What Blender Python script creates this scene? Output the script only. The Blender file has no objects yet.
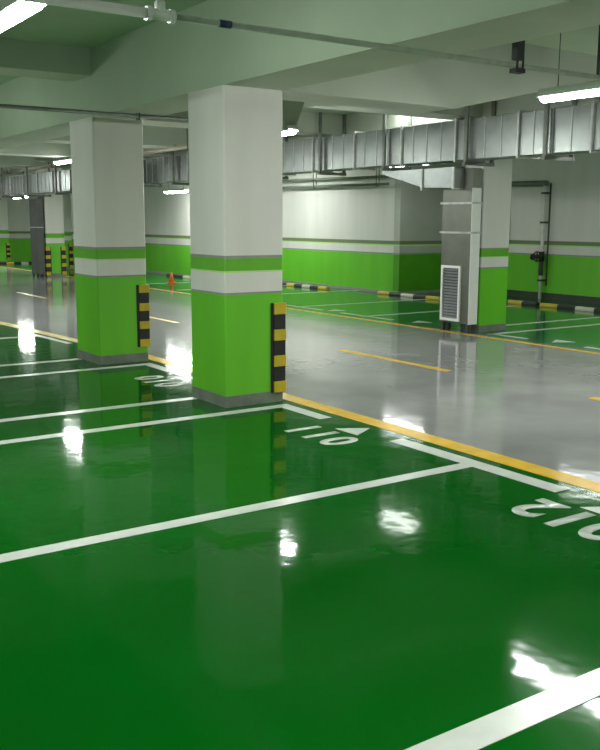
import bpy, bmesh, math, random
from mathutils import Vector, Matrix
random.seed(7)
S = bpy.context.scene
C = S.collection
PI = math.pi

# ------------------------------------------------------------------ materials
def mat(name, col, rough=.5, metal=0., spec=.5, noise=0., nscale=6., bump=0., bscale=20., coat=0., rvar=0., stretch=None, emit=None, mottle=None):
    m = bpy.data.materials.new(name); m.use_nodes = True
    nt = m.node_tree; n = nt.nodes; b = n['Principled BSDF']
    b.inputs['Base Color'].default_value = (*col, 1)
    b.inputs['Roughness'].default_value = rough
    b.inputs['Metallic'].default_value = metal
    b.inputs['Specular IOR Level'].default_value = spec
    if coat:
        b.inputs['Coat Weight'].default_value = coat; b.inputs['Coat Roughness'].default_value = .04
    if emit:
        b.inputs['Emission Color'].default_value = (*emit[0], 1); b.inputs['Emission Strength'].default_value = emit[1]
    if noise or bump or rvar:
        tc = n.new('ShaderNodeTexCoord'); mp = n.new('ShaderNodeMapping')
        nt.links.new(tc.outputs['Object'], mp.inputs['Vector'])
        if stretch: mp.inputs['Scale'].default_value = stretch
    if noise or rvar:
        t = n.new('ShaderNodeTexNoise'); t.inputs['Scale'].default_value = nscale; t.inputs['Detail'].default_value = 4
        nt.links.new(mp.outputs['Vector'], t.inputs['Vector'])
    if noise:
        r = n.new('ShaderNodeValToRGB')
        r.color_ramp.elements[0].position = .3; r.color_ramp.elements[1].position = .7
        lo = mottle if mottle else tuple(c * (1 - noise) for c in col)
        hi = col if mottle else tuple(min(1, c * (1 + noise)) for c in col)
        r.color_ramp.elements[0].color = (*lo, 1); r.color_ramp.elements[1].color = (*hi, 1)
        nt.links.new(t.outputs['Fac'], r.inputs['Fac']); nt.links.new(r.outputs['Color'], b.inputs['Base Color'])
    if rvar:
        mr = n.new('ShaderNodeMapRange'); mr.inputs['To Min'].default_value = max(0, rough - rvar); mr.inputs['To Max'].default_value = rough + rvar
        nt.links.new(t.outputs['Fac'], mr.inputs['Value']); nt.links.new(mr.outputs['Result'], b.inputs['Roughness'])
    if bump:
        t2 = n.new('ShaderNodeTexNoise'); t2.inputs['Scale'].default_value = bscale; t2.inputs['Detail'].default_value = 2
        nt.links.new(mp.outputs['Vector'], t2.inputs['Vector'])
        bp = n.new('ShaderNodeBump'); bp.inputs['Strength'].default_value = bump; bp.inputs['Distance'].default_value = .02
        nt.links.new(t2.outputs['Fac'], bp.inputs['Height']); nt.links.new(bp.outputs['Normal'], b.inputs['Normal'])
        if coat: nt.links.new(bp.outputs['Normal'], b.inputs['Coat Normal'])
    return m

M = dict(
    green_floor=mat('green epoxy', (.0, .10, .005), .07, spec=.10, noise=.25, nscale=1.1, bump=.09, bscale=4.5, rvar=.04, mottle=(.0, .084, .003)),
    green_floor_far=mat('green epoxy with wall reflection', (.015, .15, .045), .10, spec=.5, noise=.2, nscale=1.1, bump=.09, bscale=4.5, rvar=.04),  # far bays' green lightened in colour for the walls reflected in it
    grey_floor=mat('grey epoxy', (.27, .275, .27), .08, spec=.75, noise=.16, nscale=1.3, bump=.09, bscale=4.5, rvar=.04),
    white_line=mat('white floor paint', (.62, .65, .60), .22, noise=.06, nscale=9, bump=.03, bscale=14),
    yellow_line=mat('yellow floor paint', (.78, .47, .04), .22, noise=.1, nscale=7, bump=.03, bscale=14),
    pale_yellow=mat('pale yellow floor paint', (.72, .60, .28), .22, noise=.1, nscale=7),
    white_wall=mat('white wall paint', (.66, .65, .61), .75, noise=.05, nscale=3, bump=.02, bscale=30, stretch=(1, 1, .15)),
    green_wall=mat('bright green wall paint', (.13, .50, .022), .42, noise=.07, nscale=3, stretch=(1, 1, .15)),
    dark_green=mat('dark green stripe paint', (.11, .40, .015), .5, noise=.08, nscale=4),
    olive=mat('olive grey trim paint', (.16, .20, .10), .55),
    light_green=mat('light green edge paint', (.42, .70, .22), .5),
    grey_trim=mat('grey trim paint', (.24, .26, .22), .6, noise=.1, nscale=6),
    plinth=mat('grey plinth paint', (.17, .19, .16), .5, noise=.2, nscale=8),
    ceiling=mat('ceiling paint', (.46, .56, .42), .85, noise=.07, nscale=1.4, stretch=(1, 1, .3)),
    girder=mat('green grey girder paint', (.36, .44, .33), .85, noise=.06, nscale=1.2), soffit=mat('bounce lit soffit paint', (.60, .63, .56), .85, noise=.06, nscale=1.2),  # soffit paler than girder sides: floor bounce put into the colour
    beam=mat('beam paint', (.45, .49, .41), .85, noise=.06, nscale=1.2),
    galvanised=mat('galvanised steel', (.25, .27, .26), .34, metal=.75, noise=.14, nscale=5, bump=.05, bscale=3, rvar=.08),
    galv_edge=mat('galvanised flange', (.50, .52, .50), .45, metal=.25, noise=.2, nscale=10),  # paler than the duct steel to imitate highlights on seams
    riser_steel=mat('dull galvanised steel', (.19, .20, .17), .42, metal=.75, noise=.12, nscale=4),
    riser_dark=mat('dark grey duct steel', (.10, .105, .10), .5, metal=.4, noise=.1, nscale=4),
    dark_steel=mat('dark steel', (.07, .075, .07), .5, metal=.4, noise=.2, nscale=10),
    hanger=mat('hanger steel', (.16, .17, .15), .5, metal=.3, noise=.2, nscale=10),
    black=mat('black rubber', (.012, .013, .012), .55, noise=.2, nscale=12),
    yellow=mat('yellow rubber', (.50, .39, .02), .5, noise=.1, nscale=12),
    white_rubber=mat('white rubber', (.52, .50, .40), .5, noise=.1, nscale=12),
    shaded_wall=mat('shaded wall paint', (.42, .43, .39), .75, noise=.05, nscale=3), shaded_green_wall=mat('shaded green wall paint', (.07, .30, .012), .42, noise=.07, nscale=3), dark_base=mat('dark wall base paint', (.035, .05, .032), .5, noise=.2, nscale=6),
    pipe=mat('silver pipe paint', (.72, .74, .70), .35, metal=.1, noise=.1, nscale=12),
    dark_pipe=mat('grey green pipe paint', (.17, .20, .16), .5, metal=.3, noise=.15, nscale=12),
    dull_pipe=mat('dull pipe paint', (.36, .41, .34), .5, metal=.1, noise=.15, nscale=12),
    brown_pipe=mat('pale brown pipe paint', (.36, .33, .27), .5, noise=.1, nscale=8),
    blue=mat('dark blue tape', (.01, .03, .09), .5, noise=.1, nscale=20),
    housing=mat('white batten', (.75, .77, .75), .4, noise=.03, nscale=8),
    tube=mat('lit diffuser', (.9, .95, .9), .4, emit=((.96, 1., .95), 150.)),
    dim_tube=mat('dim diffuser', (.9, .95, .9), .4, emit=((.96, 1., .95), 28.)),
    orange=mat('orange plastic', (.75, .16, .03), .45, noise=.08, nscale=10),
    grille=mat('grey louvre blades', (.13, .14, .145), .45, metal=.5, noise=.1, nscale=10),
    grille_dark=mat('dark duct inside', (.03, .03, .03), .8, noise=.1, nscale=10),
    white_metal=mat('white grille frame', (.8, .8, .78), .35, noise=.03, nscale=10),
)

# ------------------------------------------------------------------ mesh builder
class MB:
    def __init__(self): self.bm = bmesh.new(); self.mats = []
    def mi(self, m):
        if m not in self.mats: self.mats.append(m)
        return self.mats.index(m)
    def face(self, pts, m):
        f = self.bm.faces.new([self.bm.verts.new(p) for p in pts]); f.material_index = self.mi(m); return f
    def box(self, a, b, m):
        (x0, y0, z0), (x1, y1, z1) = a, b
        v = [self.bm.verts.new(p) for p in ((x0,y0,z0),(x1,y0,z0),(x1,y1,z0),(x0,y1,z0),(x0,y0,z1),(x1,y0,z1),(x1,y1,z1),(x0,y1,z1))]
        for q in ((0,3,2,1),(4,5,6,7),(0,1,5,4),(1,2,6,5),(2,3,7,6),(3,0,4,7)):
            self.bm.faces.new([v[i] for i in q]).material_index = self.mi(m)
        return self
    def prism(self, prof, axis, a, b, m, caps=True):
        """prof: closed 2D profile in the two other axes (in x,y,z order); extruded along axis from a to b"""
        def P(t, q):
            if axis == 0: return (t, q[0], q[1])
            if axis == 1: return (q[0], t, q[1])
            return (q[0], q[1], t)
        A = [self.bm.verts.new(P(a, q)) for q in prof]; B = [self.bm.verts.new(P(b, q)) for q in prof]
        n = len(prof); i = self.mi(m)
        for k in range(n):
            self.bm.faces.new((A[k], A[(k+1) % n], B[(k+1) % n], B[k])).material_index = i
        if caps:
            self.bm.faces.new(A[::-1]).material_index = i; self.bm.faces.new(B).material_index = i
        return self
    def tube(self, a, b, r, m, seg=14, r2=None):
        a = Vector(a); b = Vector(b); d = (b - a).normalized()
        u = d.orthogonal().normalized(); w = d.cross(u); r2 = r if r2 is None else r2
        ring = lambda c, q: [self.bm.verts.new(c + u*q*math.cos(2*PI*k/seg) + w*q*math.sin(2*PI*k/seg)) for k in range(seg)]
        A, B = ring(a, r), ring(b, r2); i = self.mi(m)
        for k in range(seg):
            f = self.bm.faces.new((A[k], A[(k+1) % seg], B[(k+1) % seg], B[k])); f.material_index = i; f.smooth = True
        self.bm.faces.new(A[::-1]).material_index = i; self.bm.faces.new(B).material_index = i
        return self
    def ring(self, c, R, r, m, axis='X', seg=20, ss=8):
        i = self.mi(m); c = Vector(c); vs = []
        for k in range(seg):
            t = 2*PI*k/seg; row = []
            for j in range(ss):
                s = 2*PI*j/ss; q = R + r*math.cos(s)
                p = Vector((r*math.sin(s), q*math.cos(t), q*math.sin(t)))
                if axis == 'Z': p = Vector((p.y, p.z, p.x))
                if axis == 'Y': p = Vector((p.y, p.x, p.z))
                row.append(self.bm.verts.new(c + p))
            vs.append(row)
        for k in range(seg):
            for j in range(ss):
                f = self.bm.faces.new((vs[k][j], vs[(k+1) % seg][j], vs[(k+1) % seg][(j+1) % ss], vs[k][(j+1) % ss])); f.material_index = i; f.smooth = True
        return self
    def build(self, name, parent=None, kind=None, loc=None, recalc=True):
        me = bpy.data.meshes.new(name)
        if recalc: bmesh.ops.recalc_face_normals(self.bm, faces=self.bm.faces[:])
        self.bm.to_mesh(me); self.bm.free()
        for m in self.mats: me.materials.append(M[m])
        o = bpy.data.objects.new(name, me); C.objects.link(o)
        if parent: o.parent = parent
        if kind: o['kind'] = kind
        if loc: o.location = loc
        return o

def tag(o, label, cat, group=None):
    o['label'] = label; o['category'] = cat; o['kind'] = 'thing'
    if group: o['group'] = group
    return o
def thing(name, label, cat, loc=(0,0,0), group=None):
    o = bpy.data.objects.new(name, None); C.objects.link(o); o.location = loc; o.empty_display_size = .1
    return tag(o, label, cat, group)
def dup(root, loc, label, group=None):
    r = root.copy(); C.objects.link(r); r.location = loc; r['label'] = label
    if group: r['group'] = group
    for ch in list(root.children):
        c = ch.copy(); C.objects.link(c); c.parent = r
        for g in list(ch.children):
            d = g.copy(); C.objects.link(d); d.parent = c
    return r

# ------------------------------------------------------------------ setting
XL, XR, Y0, Y1, HC = -7.0, 15.1, -8.0, 35.0, 3.4
f = MB()
edge = [(4.55, Y0), (4.55, 10.0), (4.36, 11.7), (4.12, 14.5), (3.3, 24), (3.3, Y1)]
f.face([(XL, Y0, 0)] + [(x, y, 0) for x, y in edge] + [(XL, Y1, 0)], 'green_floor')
f.face([(x, y, 0) for x, y in edge[::-1]] + [(9.5, Y0, 0), (9.5, Y1, 0)], 'grey_floor')
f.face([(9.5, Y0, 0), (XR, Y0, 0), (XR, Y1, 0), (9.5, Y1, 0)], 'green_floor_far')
f.build('floor', kind='structure')
MB().box((XL-.2, Y0-.2, HC), (XR+.2, Y1+.2, HC+.2), 'ceiling').build('ceiling', kind='structure')

WB = [(0, .88, 'green_wall'), (.88, .91, 'grey_trim'), (.91, 1.07, 'white_wall'), (1.07, 1.10, 'light_green'), (1.10, 1.18, 'olive'), (1.18, HC, 'white_wall')]
def wall(name, a, b, bands=WB, t=.2, inward=(0,0)):
    """wall face from a to b; thickness t on the side away from inward"""
    m = MB(); (x0, y0), (x1, y1) = a, b; nx, ny = -inward[0]*t, -inward[1]*t
    pl = [(x0, y0), (x1, y1), (x1+nx, y1+ny), (x0+nx, y0+ny)]
    for z0, z1, k in bands:
        n = len(pl)
        for i in range(n):
            p, q = pl[i], pl[(i+1) % n]
            m.face([(*p, z0), (*q, z0), (*q, z1), (*p, z1)], k)
    m.face([(*p, HC) for p in pl], bands[-1][2]); m.face([(*p, 0) for p in pl], bands[0][2])
    bmesh.ops.remove_doubles(m.bm, verts=m.bm.verts[:], dist=1e-5)
    return m.build(name, kind='structure')
def base(name, a, b, h=.06, k='grey_trim'):
    m = MB(); m.box((min(a[0],b[0]), min(a[1],b[1]), 0), (max(a[0],b[0]), max(a[1],b[1]), h), k); return m.build(name, kind='structure')
JY, JX = 15.57, 13.3
wall('wall_right', (XR, Y0), (XR, JY), [(z0+.04 if z0 else 0, z1+.04 if z1 < HC else HC, k) for z0, z1, k in WB], inward=(-1,0)); base('baseboard_right', (XR-.02, Y0), (XR, JY), .14, 'dark_base')
wall('wall_jog', (JX, JY), (XR+.2, JY), [(a, b, {'white_wall': 'shaded_wall', 'green_wall': 'shaded_green_wall'}.get(k, k)) for a, b, k in WB], inward=(0,-1)); base('baseboard_jog', (JX, JY-.02), (XR, JY))  # darker copies of the wall paints put the jog's shade into colour
wall('wall_right_far', (JX, JY+.2), (JX, 22.0), inward=(-1,0)); base('baseboard_right_far', (JX-.02, JY), (JX, 22))
wall('wall_jog_far', (12.2, 22.0), (JX+.2, 22.0), inward=(0,-1)); base('baseboard_jog_far', (12.2, 21.98), (JX, 22))
wall('wall_right_end', (12.2, 22.2), (12.2, Y1), inward=(-1,0)); base('baseboard_right_end', (12.18, 22), (12.2, Y1))
wall('wall_back', (XL, Y1), (12.4, Y1), inward=(0,-1)); base('baseboard_back', (XL, Y1-.02), (12.2, Y1))
wall('wall_left', (XL, Y0), (XL, Y1), inward=(1,0)); wall('wall_front', (XL-.2, Y0), (XR+.2, Y0), inward=(0,1))

# beams: two long girders over the column rows, cross beams between them
def beam(m, a, b, name='ceiling_beam'):
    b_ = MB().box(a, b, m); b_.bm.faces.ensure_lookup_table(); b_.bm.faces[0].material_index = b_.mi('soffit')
    return b_.build(name, kind='structure')
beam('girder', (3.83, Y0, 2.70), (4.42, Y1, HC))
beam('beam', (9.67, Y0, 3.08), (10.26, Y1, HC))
for y0, y1, zr in ((-2.6, -2.1, 2.7), (2.2-.35, 2.7-.35, 2.9), (6.74, 7.25, 2.70), (9.58, 10.10, 2.70), (12.9, 13.4, 2.72), (16.4, 16.9, 2.75), (19.6, 20.1, 2.75), (22.9, 23.4, 2.75), (26.3, 26.8, 2.75)):
    if y0 != 6.74: beam('girder', (XL, y0, 3.12), (3.83, y1, HC))
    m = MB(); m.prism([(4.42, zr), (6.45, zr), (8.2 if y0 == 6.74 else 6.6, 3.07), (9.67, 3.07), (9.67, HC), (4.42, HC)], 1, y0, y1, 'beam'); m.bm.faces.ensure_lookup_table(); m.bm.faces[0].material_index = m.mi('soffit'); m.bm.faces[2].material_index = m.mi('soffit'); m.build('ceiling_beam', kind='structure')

# ------------------------------------------------------------------ columns
CB = [(.10, .975, 'green_wall'), (.975, .995, 'grey_trim'), (.995, 1.165, 'white_wall'), (1.165, 1.18, 'light_green'), (1.18, 1.285, 'dark_green'), (1.285, 1.31, 'grey_trim'), (1.31, HC, 'white_wall')]
FB = [(.10, .93, 'green_wall'), (.93, .95, 'grey_trim'), (.95, 1.09, 'white_wall'), (1.09, 1.105, 'light_green'), (1.105, 1.215, 'dark_green'), (1.215, 1.23, 'grey_trim'), (1.23, HC, 'white_wall')]
def guard(parent, cx, cy, sx, L=.105, z0=.09, z1=.89, lab=None):
    """L shaped guard on the camera side corner; sx=+1 the +X corner, -1 the -X corner"""
    m = MB(); t = .02; n = 7; h = (z1 - z0)/7.1; zz = z0
    for k in range(n):
        c = 'yellow' if k % 2 == 0 else 'black'; e = .006 if k % 2 == 0 else 0
        o1 = .001
        prof = [(cx - sx*L, cy - o1), (cx - sx*L, cy - t - e), (cx + sx*(t*.6+e), cy - t - e), (cx + sx*(t+e), cy - t*.6 - e), (cx + sx*(t + e), cy + L), (cx + sx*o1, cy + L), (cx + sx*o1, cy - o1)]
        hh = h*(.87 if k % 2 == 0 else 1.2); m.prism(prof, 2, zz, zz + hh, c); zz += hh
    m.box((min(cx - sx*L, cx - sx*(L+.025)), cy - .012, z0), (max(cx - sx*L, cx - sx*(L+.025)), cy - .001, z1), 'black')  # black edge stands in for the shadow beside the guard
    o = m.build('corner_guard', parent)
    o['label'] = 'black and yellow striped rubber corner guard'
    return o
def column(label, x0, x1, y0, y1, bands=CB, ztop=2.7, guards=(), gz=(.09, .89)):
    t = thing('column', label, 'column', ((x0+x1)/2, (y0+y1)/2, 0))
    w, d = (x1-x0)/2, (y1-y0)/2; c = .012
    P = [(-w+c,-d),(w-c,-d),(w,-d+c),(w,d-c),(w-c,d),(-w+c,d),(-w,d-c),(-w,-d+c)]
    m = MB()
    for z0, z1, k in bands:
        m.prism(P, 2, z0, min(z1, ztop), k, caps=False)
    m.face([(*p, ztop) for p in P], bands[-1][2]); m.face([(*p, bands[0][0]) for p in P], bands[0][2])
    bmesh.ops.remove_doubles(m.bm, verts=m.bm.verts[:], dist=1e-5)
    s = m.build('shaft', t); s['label'] = 'square shaft painted white above green and white bands'
    m = MB(); e = .004; Q = [(px*(1+e/w), py*(1+e/d)) for px, py in P]; m.prism(Q, 2, 0, bands[0][0], 'plinth'); pl = m.build('plinth', t); pl['label'] = 'grey painted plinth'
    for sx in guards: guard(t, sx*w, -d, sx, z0=gz[0], z1=gz[1])
    return t
column('nearest big square column, green below, one striped corner guard beside bay 011', 3.83, 4.42, 6.74, 7.37, guards=(1,))
column('second square column standing left of and behind the nearest one, with striped guard', 3.83, 4.42, 9.58, 10.27, guards=(1,), gz=(.17, .88))
column('square column behind the floor-standing metal duct, no corner guards', 9.67, 10.25, 9.5, 9.88, bands=FB, ztop=3.08)
column('small distant column with striped guards on both corners, left of the second column', 8.74, 9.28, 25.6, 26.2, bands=FB, ztop=3.065, guards=(-1, 1), gz=(.05, .85))
column('far slim column just behind the distant column with two guards', 10.36, 10.8, 29.1, 29.7, bands=FB, ztop=HC, guards=(1,), gz=(.05, .85))
column('farthest column at the extreme left edge by the back wall', 9.7, 10.28, 34.2, 34.75, bands=FB, ztop=3.08, guards=(1,), gz=(.15, .75))

# ------------------------------------------------------------------ floor markings (painted, 2 mm thick)
T = .003
def quad(name, pts, m, label, cat, group=None, z=T):
    b = MB(); n = len(pts); A = [b.bm.verts.new((x, y, .0006)) for x, y in pts]; B = [b.bm.verts.new((x, y, z)) for x, y in pts]
    for k in range(n): b.bm.faces.new((A[k], A[(k+1) % n], B[(k+1) % n], B[k]))
    b.bm.faces.new(A[::-1]); b.bm.faces.new(B)
    for fc in b.bm.faces: fc.material_index = b.mi(m)
    return tag(b.build(name), label, cat, group)
def line(y, x0, x1, w, label, m='white_line'):
    return quad('bay_line', [(x0, y-w/2), (x1, y-w/2), (x1, y+w/2), (x0, y+w/2)], m, label, 'parking line', 'white parking bay lines')
W = .105
line(1.865, -5, 4.24, .125, 'wide white bay line crossing the bottom right corner')
line(4.225, -5, 4.24, W, 'long white bay line between bays 011 and 012')
line(6.545, -5, 4.24, W, 'white bay line running to the foot of the nearest column')
line(7.285, -5, 3.815, W, 'white bay line passing just behind the nearest column')
line(9.345, -5, 4.24, W, 'white bay line in front of the second column')
line(10.12, -5, 3.81, W, 'white bay line meeting the back of the second column')
line(12.5, -5, 3.95, W, 'white bay line beyond the second column at the left edge')
for y, lab in ((14.25, 'far white bay line, first to the right of the nearest column'), (12.2, 'far white bay line ending left of the grille duct'), (9.94, 'far white bay line passing behind the duct column'), (9.24, 'far white bay line in front of the duct column'), (6.9, 'far white bay line near the right edge of the picture'), (17.0, 'far white bay line hidden mostly behind the nearest column'), (19.2, 'far white bay line between the two big columns'), (21.5, 'farthest white bay line between the two big columns')):
    line(y, 9.62, 12.1 if y > 20 else 13.4, .09, lab)
def cap(x, y0, y1, w, label):
    return quad('bay_end_line', [(x-w/2, y0), (x+w/2, y0), (x+w/2, y1), (x-w/2, y1)], 'white_line', label, 'parking line', 'white end strokes of bays')
cap(4.305, 5.92, 6.60, .12, 'short white stroke at the mouth of bay 011 beside the nearest column')
cap(4.305, 3.48, 5.03, .13, 'white stroke along the yellow line capping the line between bays 011 and 012')
cap(4.305, 1.14, 2.70, .13, 'white stroke at the mouth of bay 012 beyond the right edge')
cap(4.305, 8.75, 9.40, .12, 'short white stroke beside the second column')
cap(4.305, 7.39, 7.9, .12, 'short white stroke just behind the nearest column')
quad('bay_end_line', [(4.04, 12.9), (4.13, 12.9), (4.23, 11.5), (4.14, 11.5)], 'white_line', 'white stroke along the pale line left of the second column', 'parking line', 'white end strokes of bays')
for a, b, lab in ((13.5, 14.9, 'far white stroke along the aisle edge right of the nearest column'), (11.5, 12.9, 'far white stroke along the aisle edge left of the duct'), (8.6, 9.28, 'far white stroke at the foot of the duct column'), (6.2, 7.6, 'far white stroke along the aisle edge near the right side')):
    cap(9.70, a, b, .09, lab)
def strip(pts, w, m, label, name='lane_line'):
    L = [(x-w/2, y) for x, y in pts]; R = [(x+w/2, y) for x, y in pts[::-1]]
    return quad(name, L + R, m, label, 'lane line')
strip([(4.545, Y0+.5), (4.545, 10.0)], .17, 'yellow_line', 'thick yellow lane line along the near edge of the grey aisle')
strip([(4.545, 10.0), (4.36, 11.7), (4.14, 14.5), (3.4, 23)], .16, 'pale_yellow', 'pale yellow lane line left of the second column')
strip([(9.345, Y0+.5), (9.345, 33)], .10, 'yellow_line', 'thin yellow lane line along the far edge of the grey aisle')
for x, y0, y1, lab, mm in ((6.84, 7.15, 9.1, 'yellow centre dash in the middle of the grey aisle', 'yellow_line'), (6.90, 3.2, 5.3, 'yellow centre dash cut off by the right edge', 'yellow_line'), (6.28, 18.6, 20.4, 'faint centre dash far down the aisle at the left', 'pale_yellow'), (6.5, 13.0, 14.9, 'faint centre dash hidden behind the columns', 'pale_yellow')):
    quad('centre_dash', [(x-.055, y0), (x+.055, y0), (x+.055, y1), (x-.055, y1)], mm, lab, 'lane line', 'aisle centre dashes')

def number(txt, xc, yc, h, pitch, label):
    root = thing('bay_number', label, 'floor number', (xc, yc, .0006))
    for k, ch in enumerate(txt):
        cu = bpy.data.curves.new('digit', 'FONT'); cu.body = ch; cu.size = 1; cu.offset = .03
        o = bpy.data.objects.new('tmp', cu); C.objects.link(o)
        dg = bpy.context.evaluated_depsgraph_get(); me = bpy.data.meshes.new_from_object(o.evaluated_get(dg)); C.objects.unlink(o); bpy.data.objects.remove(o)
        xs = [v.co.x for v in me.vertices]; ys = [v.co.y for v in me.vertices]
        cx, cy, hh = (min(xs)+max(xs))/2, (min(ys)+max(ys))/2, max(ys)-min(ys)
        for v in me.vertices:
            v.co = Vector((-(v.co.y-cy)/hh*h, (v.co.x-cx)/hh*h*.92 + (k-1)*pitch, 0))
        bm = bmesh.new(); bm.from_mesh(me)
        r = bmesh.ops.extrude_face_region(bm, geom=bm.faces[:])
        bmesh.ops.translate(bm, vec=(0, 0, T-.0006), verts=[g for g in r['geom'] if isinstance(g, bmesh.types.BMVert)])
        bmesh.ops.recalc_face_normals(bm, faces=bm.faces[:]); bm.to_mesh(me); bm.free()
        me.materials.clear(); me.materials.append(M['white_line'])
        o = bpy.data.objects.new('digit', me); C.objects.link(o); o.parent = root
    return root
number('011', 3.93, 5.47, .32, .235, 'white painted bay number 011 read from the aisle')
number('012', 3.91, 3.10, .35, .235, 'white painted bay number 012 read from the aisle, cut by the right edge')
number('010', 3.93, 8.28, .32, .235, 'white painted bay number 010 between the two big columns')
def arrow(x, y, label, s=1, d=1):
    quad('bay_arrow', [(x, y-.14*s), (x + d*.235*s, y), (x, y+.14*s)], 'white_line', label, 'floor arrow', 'white triangles by bay numbers')
arrow(4.15, 5.44, 'white triangle painted above bay number 011')
arrow(4.13, 3.07, 'white triangle painted above bay number 012')
arrow(4.15, 8.28, 'white triangle painted above bay number 010')
for y, lab in ((13.3, 'far white triangle right of the nearest column'), (11.0, 'far white triangle left of the grille duct'), (8.15, 'far white triangle right of the duct column')):
    arrow(9.98, y, lab, 1.2, -1)

# ------------------------------------------------------------------ wheel stops
def stop(axis, c, a, b, cols, label):
    m = MB(); n = len(cols); g = (b-a)/n
    prof = [(-.06, 0), (.06, 0), (.06, .03), (.04, .065), (-.04, .065), (-.06, .03)]
    L = (b-a)/2
    for k, cc in enumerate(cols):
        m.prism(prof, 1 if axis == 'Y' else 0, -L + k*g, -L + (k+1)*g, cc)
    loc = (c, (a+b)/2, .0035) if axis == 'Y' else ((a+b)/2, c, .0035)
    return tag(m.build('wheel_stop', loc=loc), label, 'wheel stop', 'striped wheel stops along the walls')
Y_, K_, H_ = 'yellow', 'black', 'white_rubber'
stop('Y', 12.72, 17.45, 19.5, [Y_, K_, H_, K_, Y_, K_], 'striped wheel stop by the far wall, first right of the nearest column')
stop('Y', 13.02, 13.9, 15.9, [Y_, K_, H_, K_, Y_], 'striped wheel stop by the far wall, left of the grille duct')
stop('Y', 13.75, 11.95, 13.4, [K_, Y_, K_, H_], 'striped wheel stop showing just right of the duct column')
stop('Y', 13.75, 9.75, 11.85, [Y_, K_, H_, K_, Y_][::-1], 'striped wheel stop by the right wall below the hydrant valve')
stop('Y', 11.9, 22.9, 24.3, [H_, K_, K_, K_], 'striped wheel stop by the wall between the two big columns')
stop('X', 33.9, 9.5, 11.4, [H_, K_, Y_, K_, H_, K_, Y_], 'striped wheel stop by the back wall at the left edge')

# ------------------------------------------------------------------ light fixtures
def light_fixture(label, loc, lamp='tube'):
    t = thing('light_fixture', label, 'lamp', loc, 'ceiling strip lights')
    m = MB(); m.prism([(-.075, .012), (-.067, .012), (-.067, .03), (.067, .03), (.067, .012), (.075, .012), (.055, .08), (-.055, .08)], 1, -.62, .62, 'housing'); m.build('housing', t)
    m = MB(); m.prism([(.064*math.cos(a), .028 - .06*math.sin(a)) for a in [PI*k/8 for k in range(9)]], 1, -.6, .6, lamp); m.build('diffuser', t)
    for s in (-.45, .45):
        m = MB(); m.tube((0, s, .07), (0, s, HC - loc[2]), .004, 'dark_steel', 8); m.build('hanger_rod', t)
    return t
LZ = 2.68
first = light_fixture('bright strip light over the aisle, cut by the right edge', (6.5, 5.09, LZ))
lights = [((1.62, 5.40, LZ), 'bright strip light cut by the top left corner'),
          ((6.4, 10.15, LZ), 'strip light whose end shows right of the nearest column'),
          ((5.68, 14.1, LZ), 'strip light above the aisle hidden behind the second column'),
          ((6.2, 16.75, LZ), 'tiny strip light just left of the second column'),
          ((6.5, .6, LZ), 'unseen strip light added over the aisle behind the viewpoint'),  # this and the rows below: unseen lamps added for general illumination
          ((1.62, .6, LZ), 'unseen strip light added over the near bays behind the viewpoint'),
          ((-2.6, 3, LZ), 'unseen strip light added over the bays off to the left'), ((-2.6, 11.2, LZ), 'unseen strip light added over the bays far off to the left'),
          ((1.2, 12, LZ), 'unseen strip light added over the bays left of the second column'), ((1.2, 20, LZ), 'unseen strip light added over the distant bays at the left'),
          ((11.7, 18.9, 2.75), 'unseen strip light added to brighten the far wall, hidden behind the nearest column'), ((10.9, 6.0, 2.75), 'unseen strip light added to brighten the duct column, off to the right'), ((7.5, 31.6, LZ), 'unseen strip light added to brighten the back wall, off to the left'), ((6.2, 25.2, LZ), 'unseen strip light added far down the aisle')]  # unseen lamps added to brighten the far wall, column face and back wall
for loc, lab in lights: dup(first, loc, lab)
dim = light_fixture('dim strip light up above the duct behind the cross beam', (9.5, 10.78, 3.29), 'dim_tube')
dup(dim, (12.5, 14.4, 2.75), 'dim strip light behind the duct, above the far bays')
dup(dim, (12.3, 9.4, 2.78), 'dim strip light beyond the duct at the right edge')
dup(first, (11.3, 22.5, 2.37), 'low strip light by the far wall between the two big columns')
dup(first, (9.5, 30.2, 2.33), 'low strip light near the left edge beside the distant column')

# ------------------------------------------------------------------ ventilation ducts
def duct(label, x0, x1, ya, yb, z0, z1, sec, hang, rib=.3):
    t = thing('ventilation_duct', label, 'duct', (x0, ya, z0)); w, h = x1-x0, z1-z0
    n = max(1, round((yb-ya)/sec)); s = (yb-ya)/n
    for k in range(n):
        m = MB(); a = k*s + .012; b = (k+1)*s - .012
        m.box((0, a, 0), (w, b, h), 'galvanised')
        r = a + rib
        while r < b - .1:
            m.prism([(a_ , z_) for a_, z_ in ((-.007, -.007), (w+.007, -.007), (w+.007, h+.007), (-.007, h+.007))], 1, r-.008, r+.008, 'galv_edge'); r += rib
        m.build('duct_section', t)
        if k:
            m = MB(); m.box((-.03, k*s-.016, -.03), (w+.03, k*s+.016, h+.03), 'galv_edge'); m.build('flange', t)
    for y in hang:
        m = MB(); yy = y - ya
        for xx in (-.065, w+.065):
            m.box((xx-.015, yy-.03, -.08), (xx+.015, yy+.03, HC-z0), 'hanger')
        m.box((-.10, yy-.025, -.08), (w+.10, yy+.025, -.034), 'hanger'); m.build('hanger', t)
    return t
duct('long silver ventilation duct hung in front of the grille column', 9.2, 9.58, -2.0, 21.2, 2.46, 3.0, 1.16, (-1, 1.6, 3.2, 4.8, 6.3, 7.94, 9.34, 11.11, 12.8, 14.6, 16.4, 18.3, 20))
duct('silver ventilation duct at far left behind the second column', 7.95, 8.42, 21.4, 34.2, 2.30, 2.79, 1.2, (22.2, 24.4, 26.6, 29, 31.5))

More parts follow.
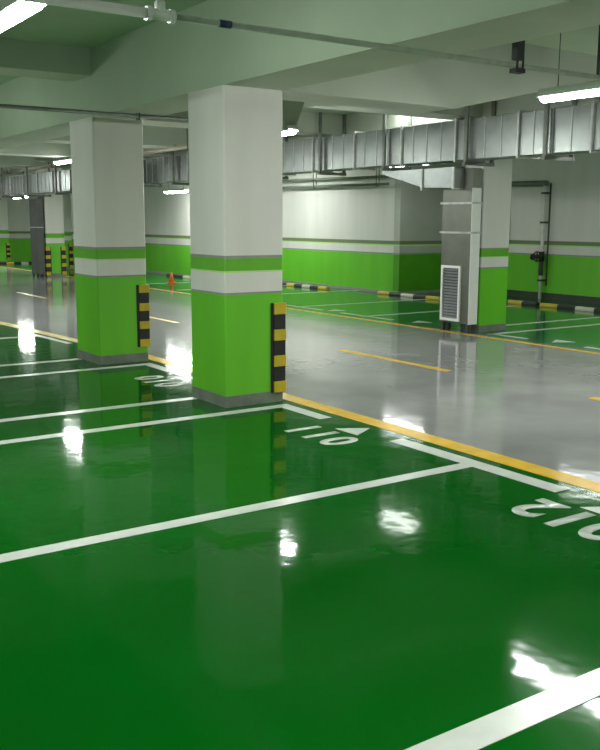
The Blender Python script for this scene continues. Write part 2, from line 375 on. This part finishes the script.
t = thing('grille_duct', 'tall galvanised floor-standing duct with white louvred grille', 'duct', (9.42, 9.47, 0))
RW, RD = .60, .17
def riser_sec(z0, z1):
    m = MB(); m.box((0, 0, z0+.012), (RD, RW, z1-.012), 'riser_steel'); return m.build('duct_section', t)
for a, b in ((.12, 1.45), (1.45, 1.87), (1.87, 2.37)): riser_sec(a, b)
for z in (1.45, 1.87):
    m = MB(); m.box((-.025, -.02, z-.014), (RD+.02, RW+.025, z+.014), 'galv_edge'); m.build('flange', t)
for x, y in ((.03, .03), (.14, .03), (.03, .55), (.14, .55)):
    m = MB(); m.box((x-.025, y-.025, 0), (x+.025, y+.025, .132), 'dark_steel'); m.build('leg', t)
m = MB(); m.box((-.006, -.012, .13), (RD, -.001, 2.08), 'white_metal'); e = m.build('lit_side_strip', t); e['label'] = 'pale strip painted as light down the side of the duct'  # white strip imitates light on the duct's bare side
gy0, gy1, gz0, gz1 = .165, .565, .16, .97
fr = MB(); wd = .035
for a, b in (((gy0, gz0), (gy1, gz0+wd)), ((gy0, gz1-wd), (gy1, gz1)), ((gy0, gz0+wd), (gy0+wd, gz1-wd)), ((gy1-wd, gz0+wd), (gy1, gz1-wd))):
    fr.box((-.03, a[0], a[1]), (-.001, b[0], b[1]), 'white_metal')
gr = fr.build('louvre_grille', t); gr['label'] = 'white framed louvre grille'
m = MB(); m.box((-.006, gy0+wd, gz0+wd), (-.002, gy1-wd, gz1-wd), 'grille_dark')
nb = 17
for k in range(nb):
    z = gz0 + wd + (k+.5)*(gz1-gz0-2*wd)/nb
    m.prism([(-.022, z-.016), (-.018, z-.020), (-.006, z+.008), (-.010, z+.012)], 1, gy0+wd, gy1-wd, 'grille')
m.build('blades', gr)
m = MB(); m.prism([(.17, 2.08), (.85, 2.10), (1.80, 2.33), (1.80, 2.372), (.17, 2.372)], 0, -.18, -.006, 'galvanised'); b = m.build('transition_boot', t); b['label'] = 'sloped silver elbow under the main duct'
for y in (.20, .86):
    m = MB(); m.box((-.20, y-.02, 2.06), (-.004, y+.02, 2.374), 'galv_edge'); m.build('boot_flange', t)

t = thing('duct_riser', 'plain grey duct standing against the distant column with two guards', 'duct', (8.5, 25.6, 0))
for a, b in ((.08, 1.4), (1.4, 2.2)):
    m = MB(); m.box((0, 0, a+.01), (.185, .62, b-.01), 'riser_dark'); m.build('duct_section', t)
m = MB(); m.box((-.02, -.02, 1.388), (.20, .64, 1.412), 'galv_edge'); m.build('flange', t)
for x, y in ((.03, .04), (.155, .04), (.03, .58), (.155, .58)):
    m = MB(); m.box((x-.025, y-.025, 0), (x+.025, y+.025, .09), 'dark_steel'); m.build('leg', t)

# ------------------------------------------------------------------ pipes
t = thing('sprinkler_pipe', 'thin silver sprinkler pipe crossing under the near ceiling beam', 'pipe', (2.08, 4.28, 2.60))
m = MB(); m.tube((-4.5, 0, 0), (-.05, 0, 0), .025, 'white_metal'); m.build('pipe_run', t)  # run coloured white for the strip light's brightness on it
m = MB(); m.tube((.05, 0, 0), (5.6, 0, 0), .017, 'dull_pipe'); e = m.build('pipe_run', t); e['label'] = 'thinner dull green grey run'
m = MB(); m.tube((-.075, 0, 0), (.075, 0, 0), .027, 'white_metal'); m.tube((-.075, 0, 0), (-.05, 0, 0), .034, 'white_metal'); m.tube((.05, 0, 0), (.075, 0, 0), .034, 'white_metal'); m.tube((0, 0, 0), (0, 0, .06), .026, 'white_metal'); m.build('tee', t)
m = MB(); m.tube((0, 0, .06), (0, 0, .8), .019, 'white_metal'); m.build('riser', t)
m = MB(); m.tube((.33, 0, 0), (.40, 0, 0), .0195, 'blue'); e = m.build('tape_band', t); e['label'] = 'dark blue tape band'
m = MB(); m.box((2.51, -.025, .035), (2.575, .025, .8), 'black'); m.box((2.50, -.03, -.045), (2.585, .03, -.018), 'black'); m.box((2.51, -.026, -.03), (2.522, -.018, .05), 'black'); m.box((2.563, -.026, -.03), (2.575, -.018, .05), 'black'); e = m.build('hanger_strap', t); e['label'] = 'black hanger strap'
m = MB(); m.tube((3.35, 0, .0), (3.35, 0, .8), .012, 'dark_steel', 10); m.build('hanger_rod', t)

def pipe_line(label, a, b, r, m_, brackets=(), name='ceiling_pipe', up=.3):
    a = Vector(a); b = Vector(b); t = thing(name, label, 'pipe', a)
    m = MB(); m.tube((0, 0, 0), b - a, r, m_); m.build('pipe_run', t)
    for s in brackets:
        p = (b - a)*s; d = (b - a).normalized(); q = Vector((-d.y, d.x, 0))
        m = MB(); w = r + .012
        for g in (-1, 1): m.tube(p + q*g*w + Vector((0, 0, -w)), p + q*g*w + Vector((0, 0, up)), .009, 'dark_steel', 8)
        m.tube(p - q*w + Vector((0, 0, -w)), p + q*w + Vector((0, 0, -w)), .009, 'dark_steel', 8); m.build('bracket', t)
    return t
pipe_line('dark conduit running under the ceiling above the second column', (-4.5, 9.0, 2.665), (4.68, 9.0, 2.672), .02, 'dark_pipe', (.937,), up=.03)
pipe_line('pale pipe running along the aisle just above the left duct', (8.3, 14, 3.0), (8.3, 33, 3.0), .045, 'brown_pipe', (.1, .3, .5, .7), up=.45)
pipe_line('upper thin pipe on the far wall under the duct', (13.05, 15.7, 2.58), (13.05, 21.9, 2.64), .03, 'dark_pipe', (), up=.5)
pipe_line('lower thin pipe on the far wall under the duct with hanging brackets', (13.05, 15.7, 2.42), (13.05, 21.9, 2.47), .03, 'dark_pipe', (.06, .45, .8), up=.35)

HYX, HYY = 14.98, 12.98
t = thing('hydrant_pipe', 'slim wall pipe with dark valve on the right wall', 'pipe', (HYX, HYY, 0))
m = MB(); m.tube((0, 0, .004), (0, 0, 2.40), .035, 'pipe'); m.build('standpipe', t)
m = MB(); m.tube((0, -.05, 2.40), (0, 1.7, 2.42), .055, 'dark_pipe'); e = m.build('feed_pipe', t); e['label'] = 'dark horizontal feed pipe'
m = MB(); m.tube((.02, -.14, .3), (.02, -.14, 2.40), .018, 'dark_steel'); m.build('standpipe_shadow', t)  # dark tube stands in for the standpipe's shadow on the wall
v = MB(); v.tube((0, 0, .80), (0, 0, 1.0), .06, 'black'); v.tube((-.13, 0, .9), (0, 0, .9), .035, 'black'); v.tube((0, .02, .9), (0, .24, .88), .042, 'black'); v.tube((0, .22, .88), (0, .26, .88), .062, 'black'); v.tube((0, 0, .5), (0, 0, .80), .05, 'dark_steel'); vo = v.build('valve', t); vo['label'] = 'black hydrant valve'
m = MB(); m.ring((-.14, 0, .9), .10, .013, 'black'); m.box((-.148, -.09, .89), (-.132, .09, .91), 'black'); m.box((-.148, -.01, .81), (-.132, .01, .99), 'black'); m.build('handwheel', vo)
for z in (.4, 1.6, 2.2):
    m = MB(); m.box((-.045, -.05, z-.02), (.115, .05, z+.02), 'dark_steel'); m.build('pipe_clip', t)
tag(MB().tube((15.05, 14.02, 1.2), (15.05, 14.02, 1.85), .035, 'dark_steel').build('wall_conduit'), 'short dark upright conduit on the wall just right of the duct column', 'conduit')

# ------------------------------------------------------------------ cone
t = thing('traffic_cone', 'tiny orange cone on the far bays between the two big columns', 'cone', (10.6, 21.45, .0035))
m = MB(); m.box((-.10, -.10, 0), (.10, .10, .025), 'orange'); m.build('foot_plate', t)
m = MB(); m.tube((0, 0, .025), (0, 0, .28), .075, 'orange', 18, .02); m.build('cone_body', t)

# ------------------------------------------------------------------ world and camera
w = bpy.data.worlds.new('World'); S.world = w; w.use_nodes = True
w.node_tree.nodes['Background'].inputs['Color'].default_value = (.8, 1, .85, 1); w.node_tree.nodes['Background'].inputs['Strength'].default_value = .05

f_, pitch, yaw, roll = 908.4, .16752, .59950, .00457
cp, sp, cy, sy = math.cos(pitch), math.sin(pitch), math.cos(yaw), math.sin(yaw)
fw = Vector((sy*cp, cy*cp, -sp)); r = Vector((cy, -sy, 0)); u = r.cross(fw)
r, u = r*math.cos(roll) + u*math.sin(roll), u*math.cos(roll) - r*math.sin(roll)
cam = bpy.data.cameras.new('camera'); co = bpy.data.objects.new('camera', cam); C.objects.link(co)
cam.sensor_fit = 'VERTICAL'; cam.sensor_height = 24; cam.lens = 24*f_/750; cam.clip_start = .05; cam.clip_end = 200
co.matrix_world = Matrix(((r.x, u.x, -fw.x, 0), (r.y, u.y, -fw.y, 0), (r.z, u.z, -fw.z, 1.6), (0, 0, 0, 1)))
S.camera = co
S.view_settings.view_transform = 'Standard'; S.view_settings.look = 'None'; S.view_settings.exposure = 0; S.view_settings.gamma = 1
S.cycles.use_denoising = True
S.cycles.max_bounces = 8; S.cycles.diffuse_bounces = 5; S.cycles.glossy_bounces = 4
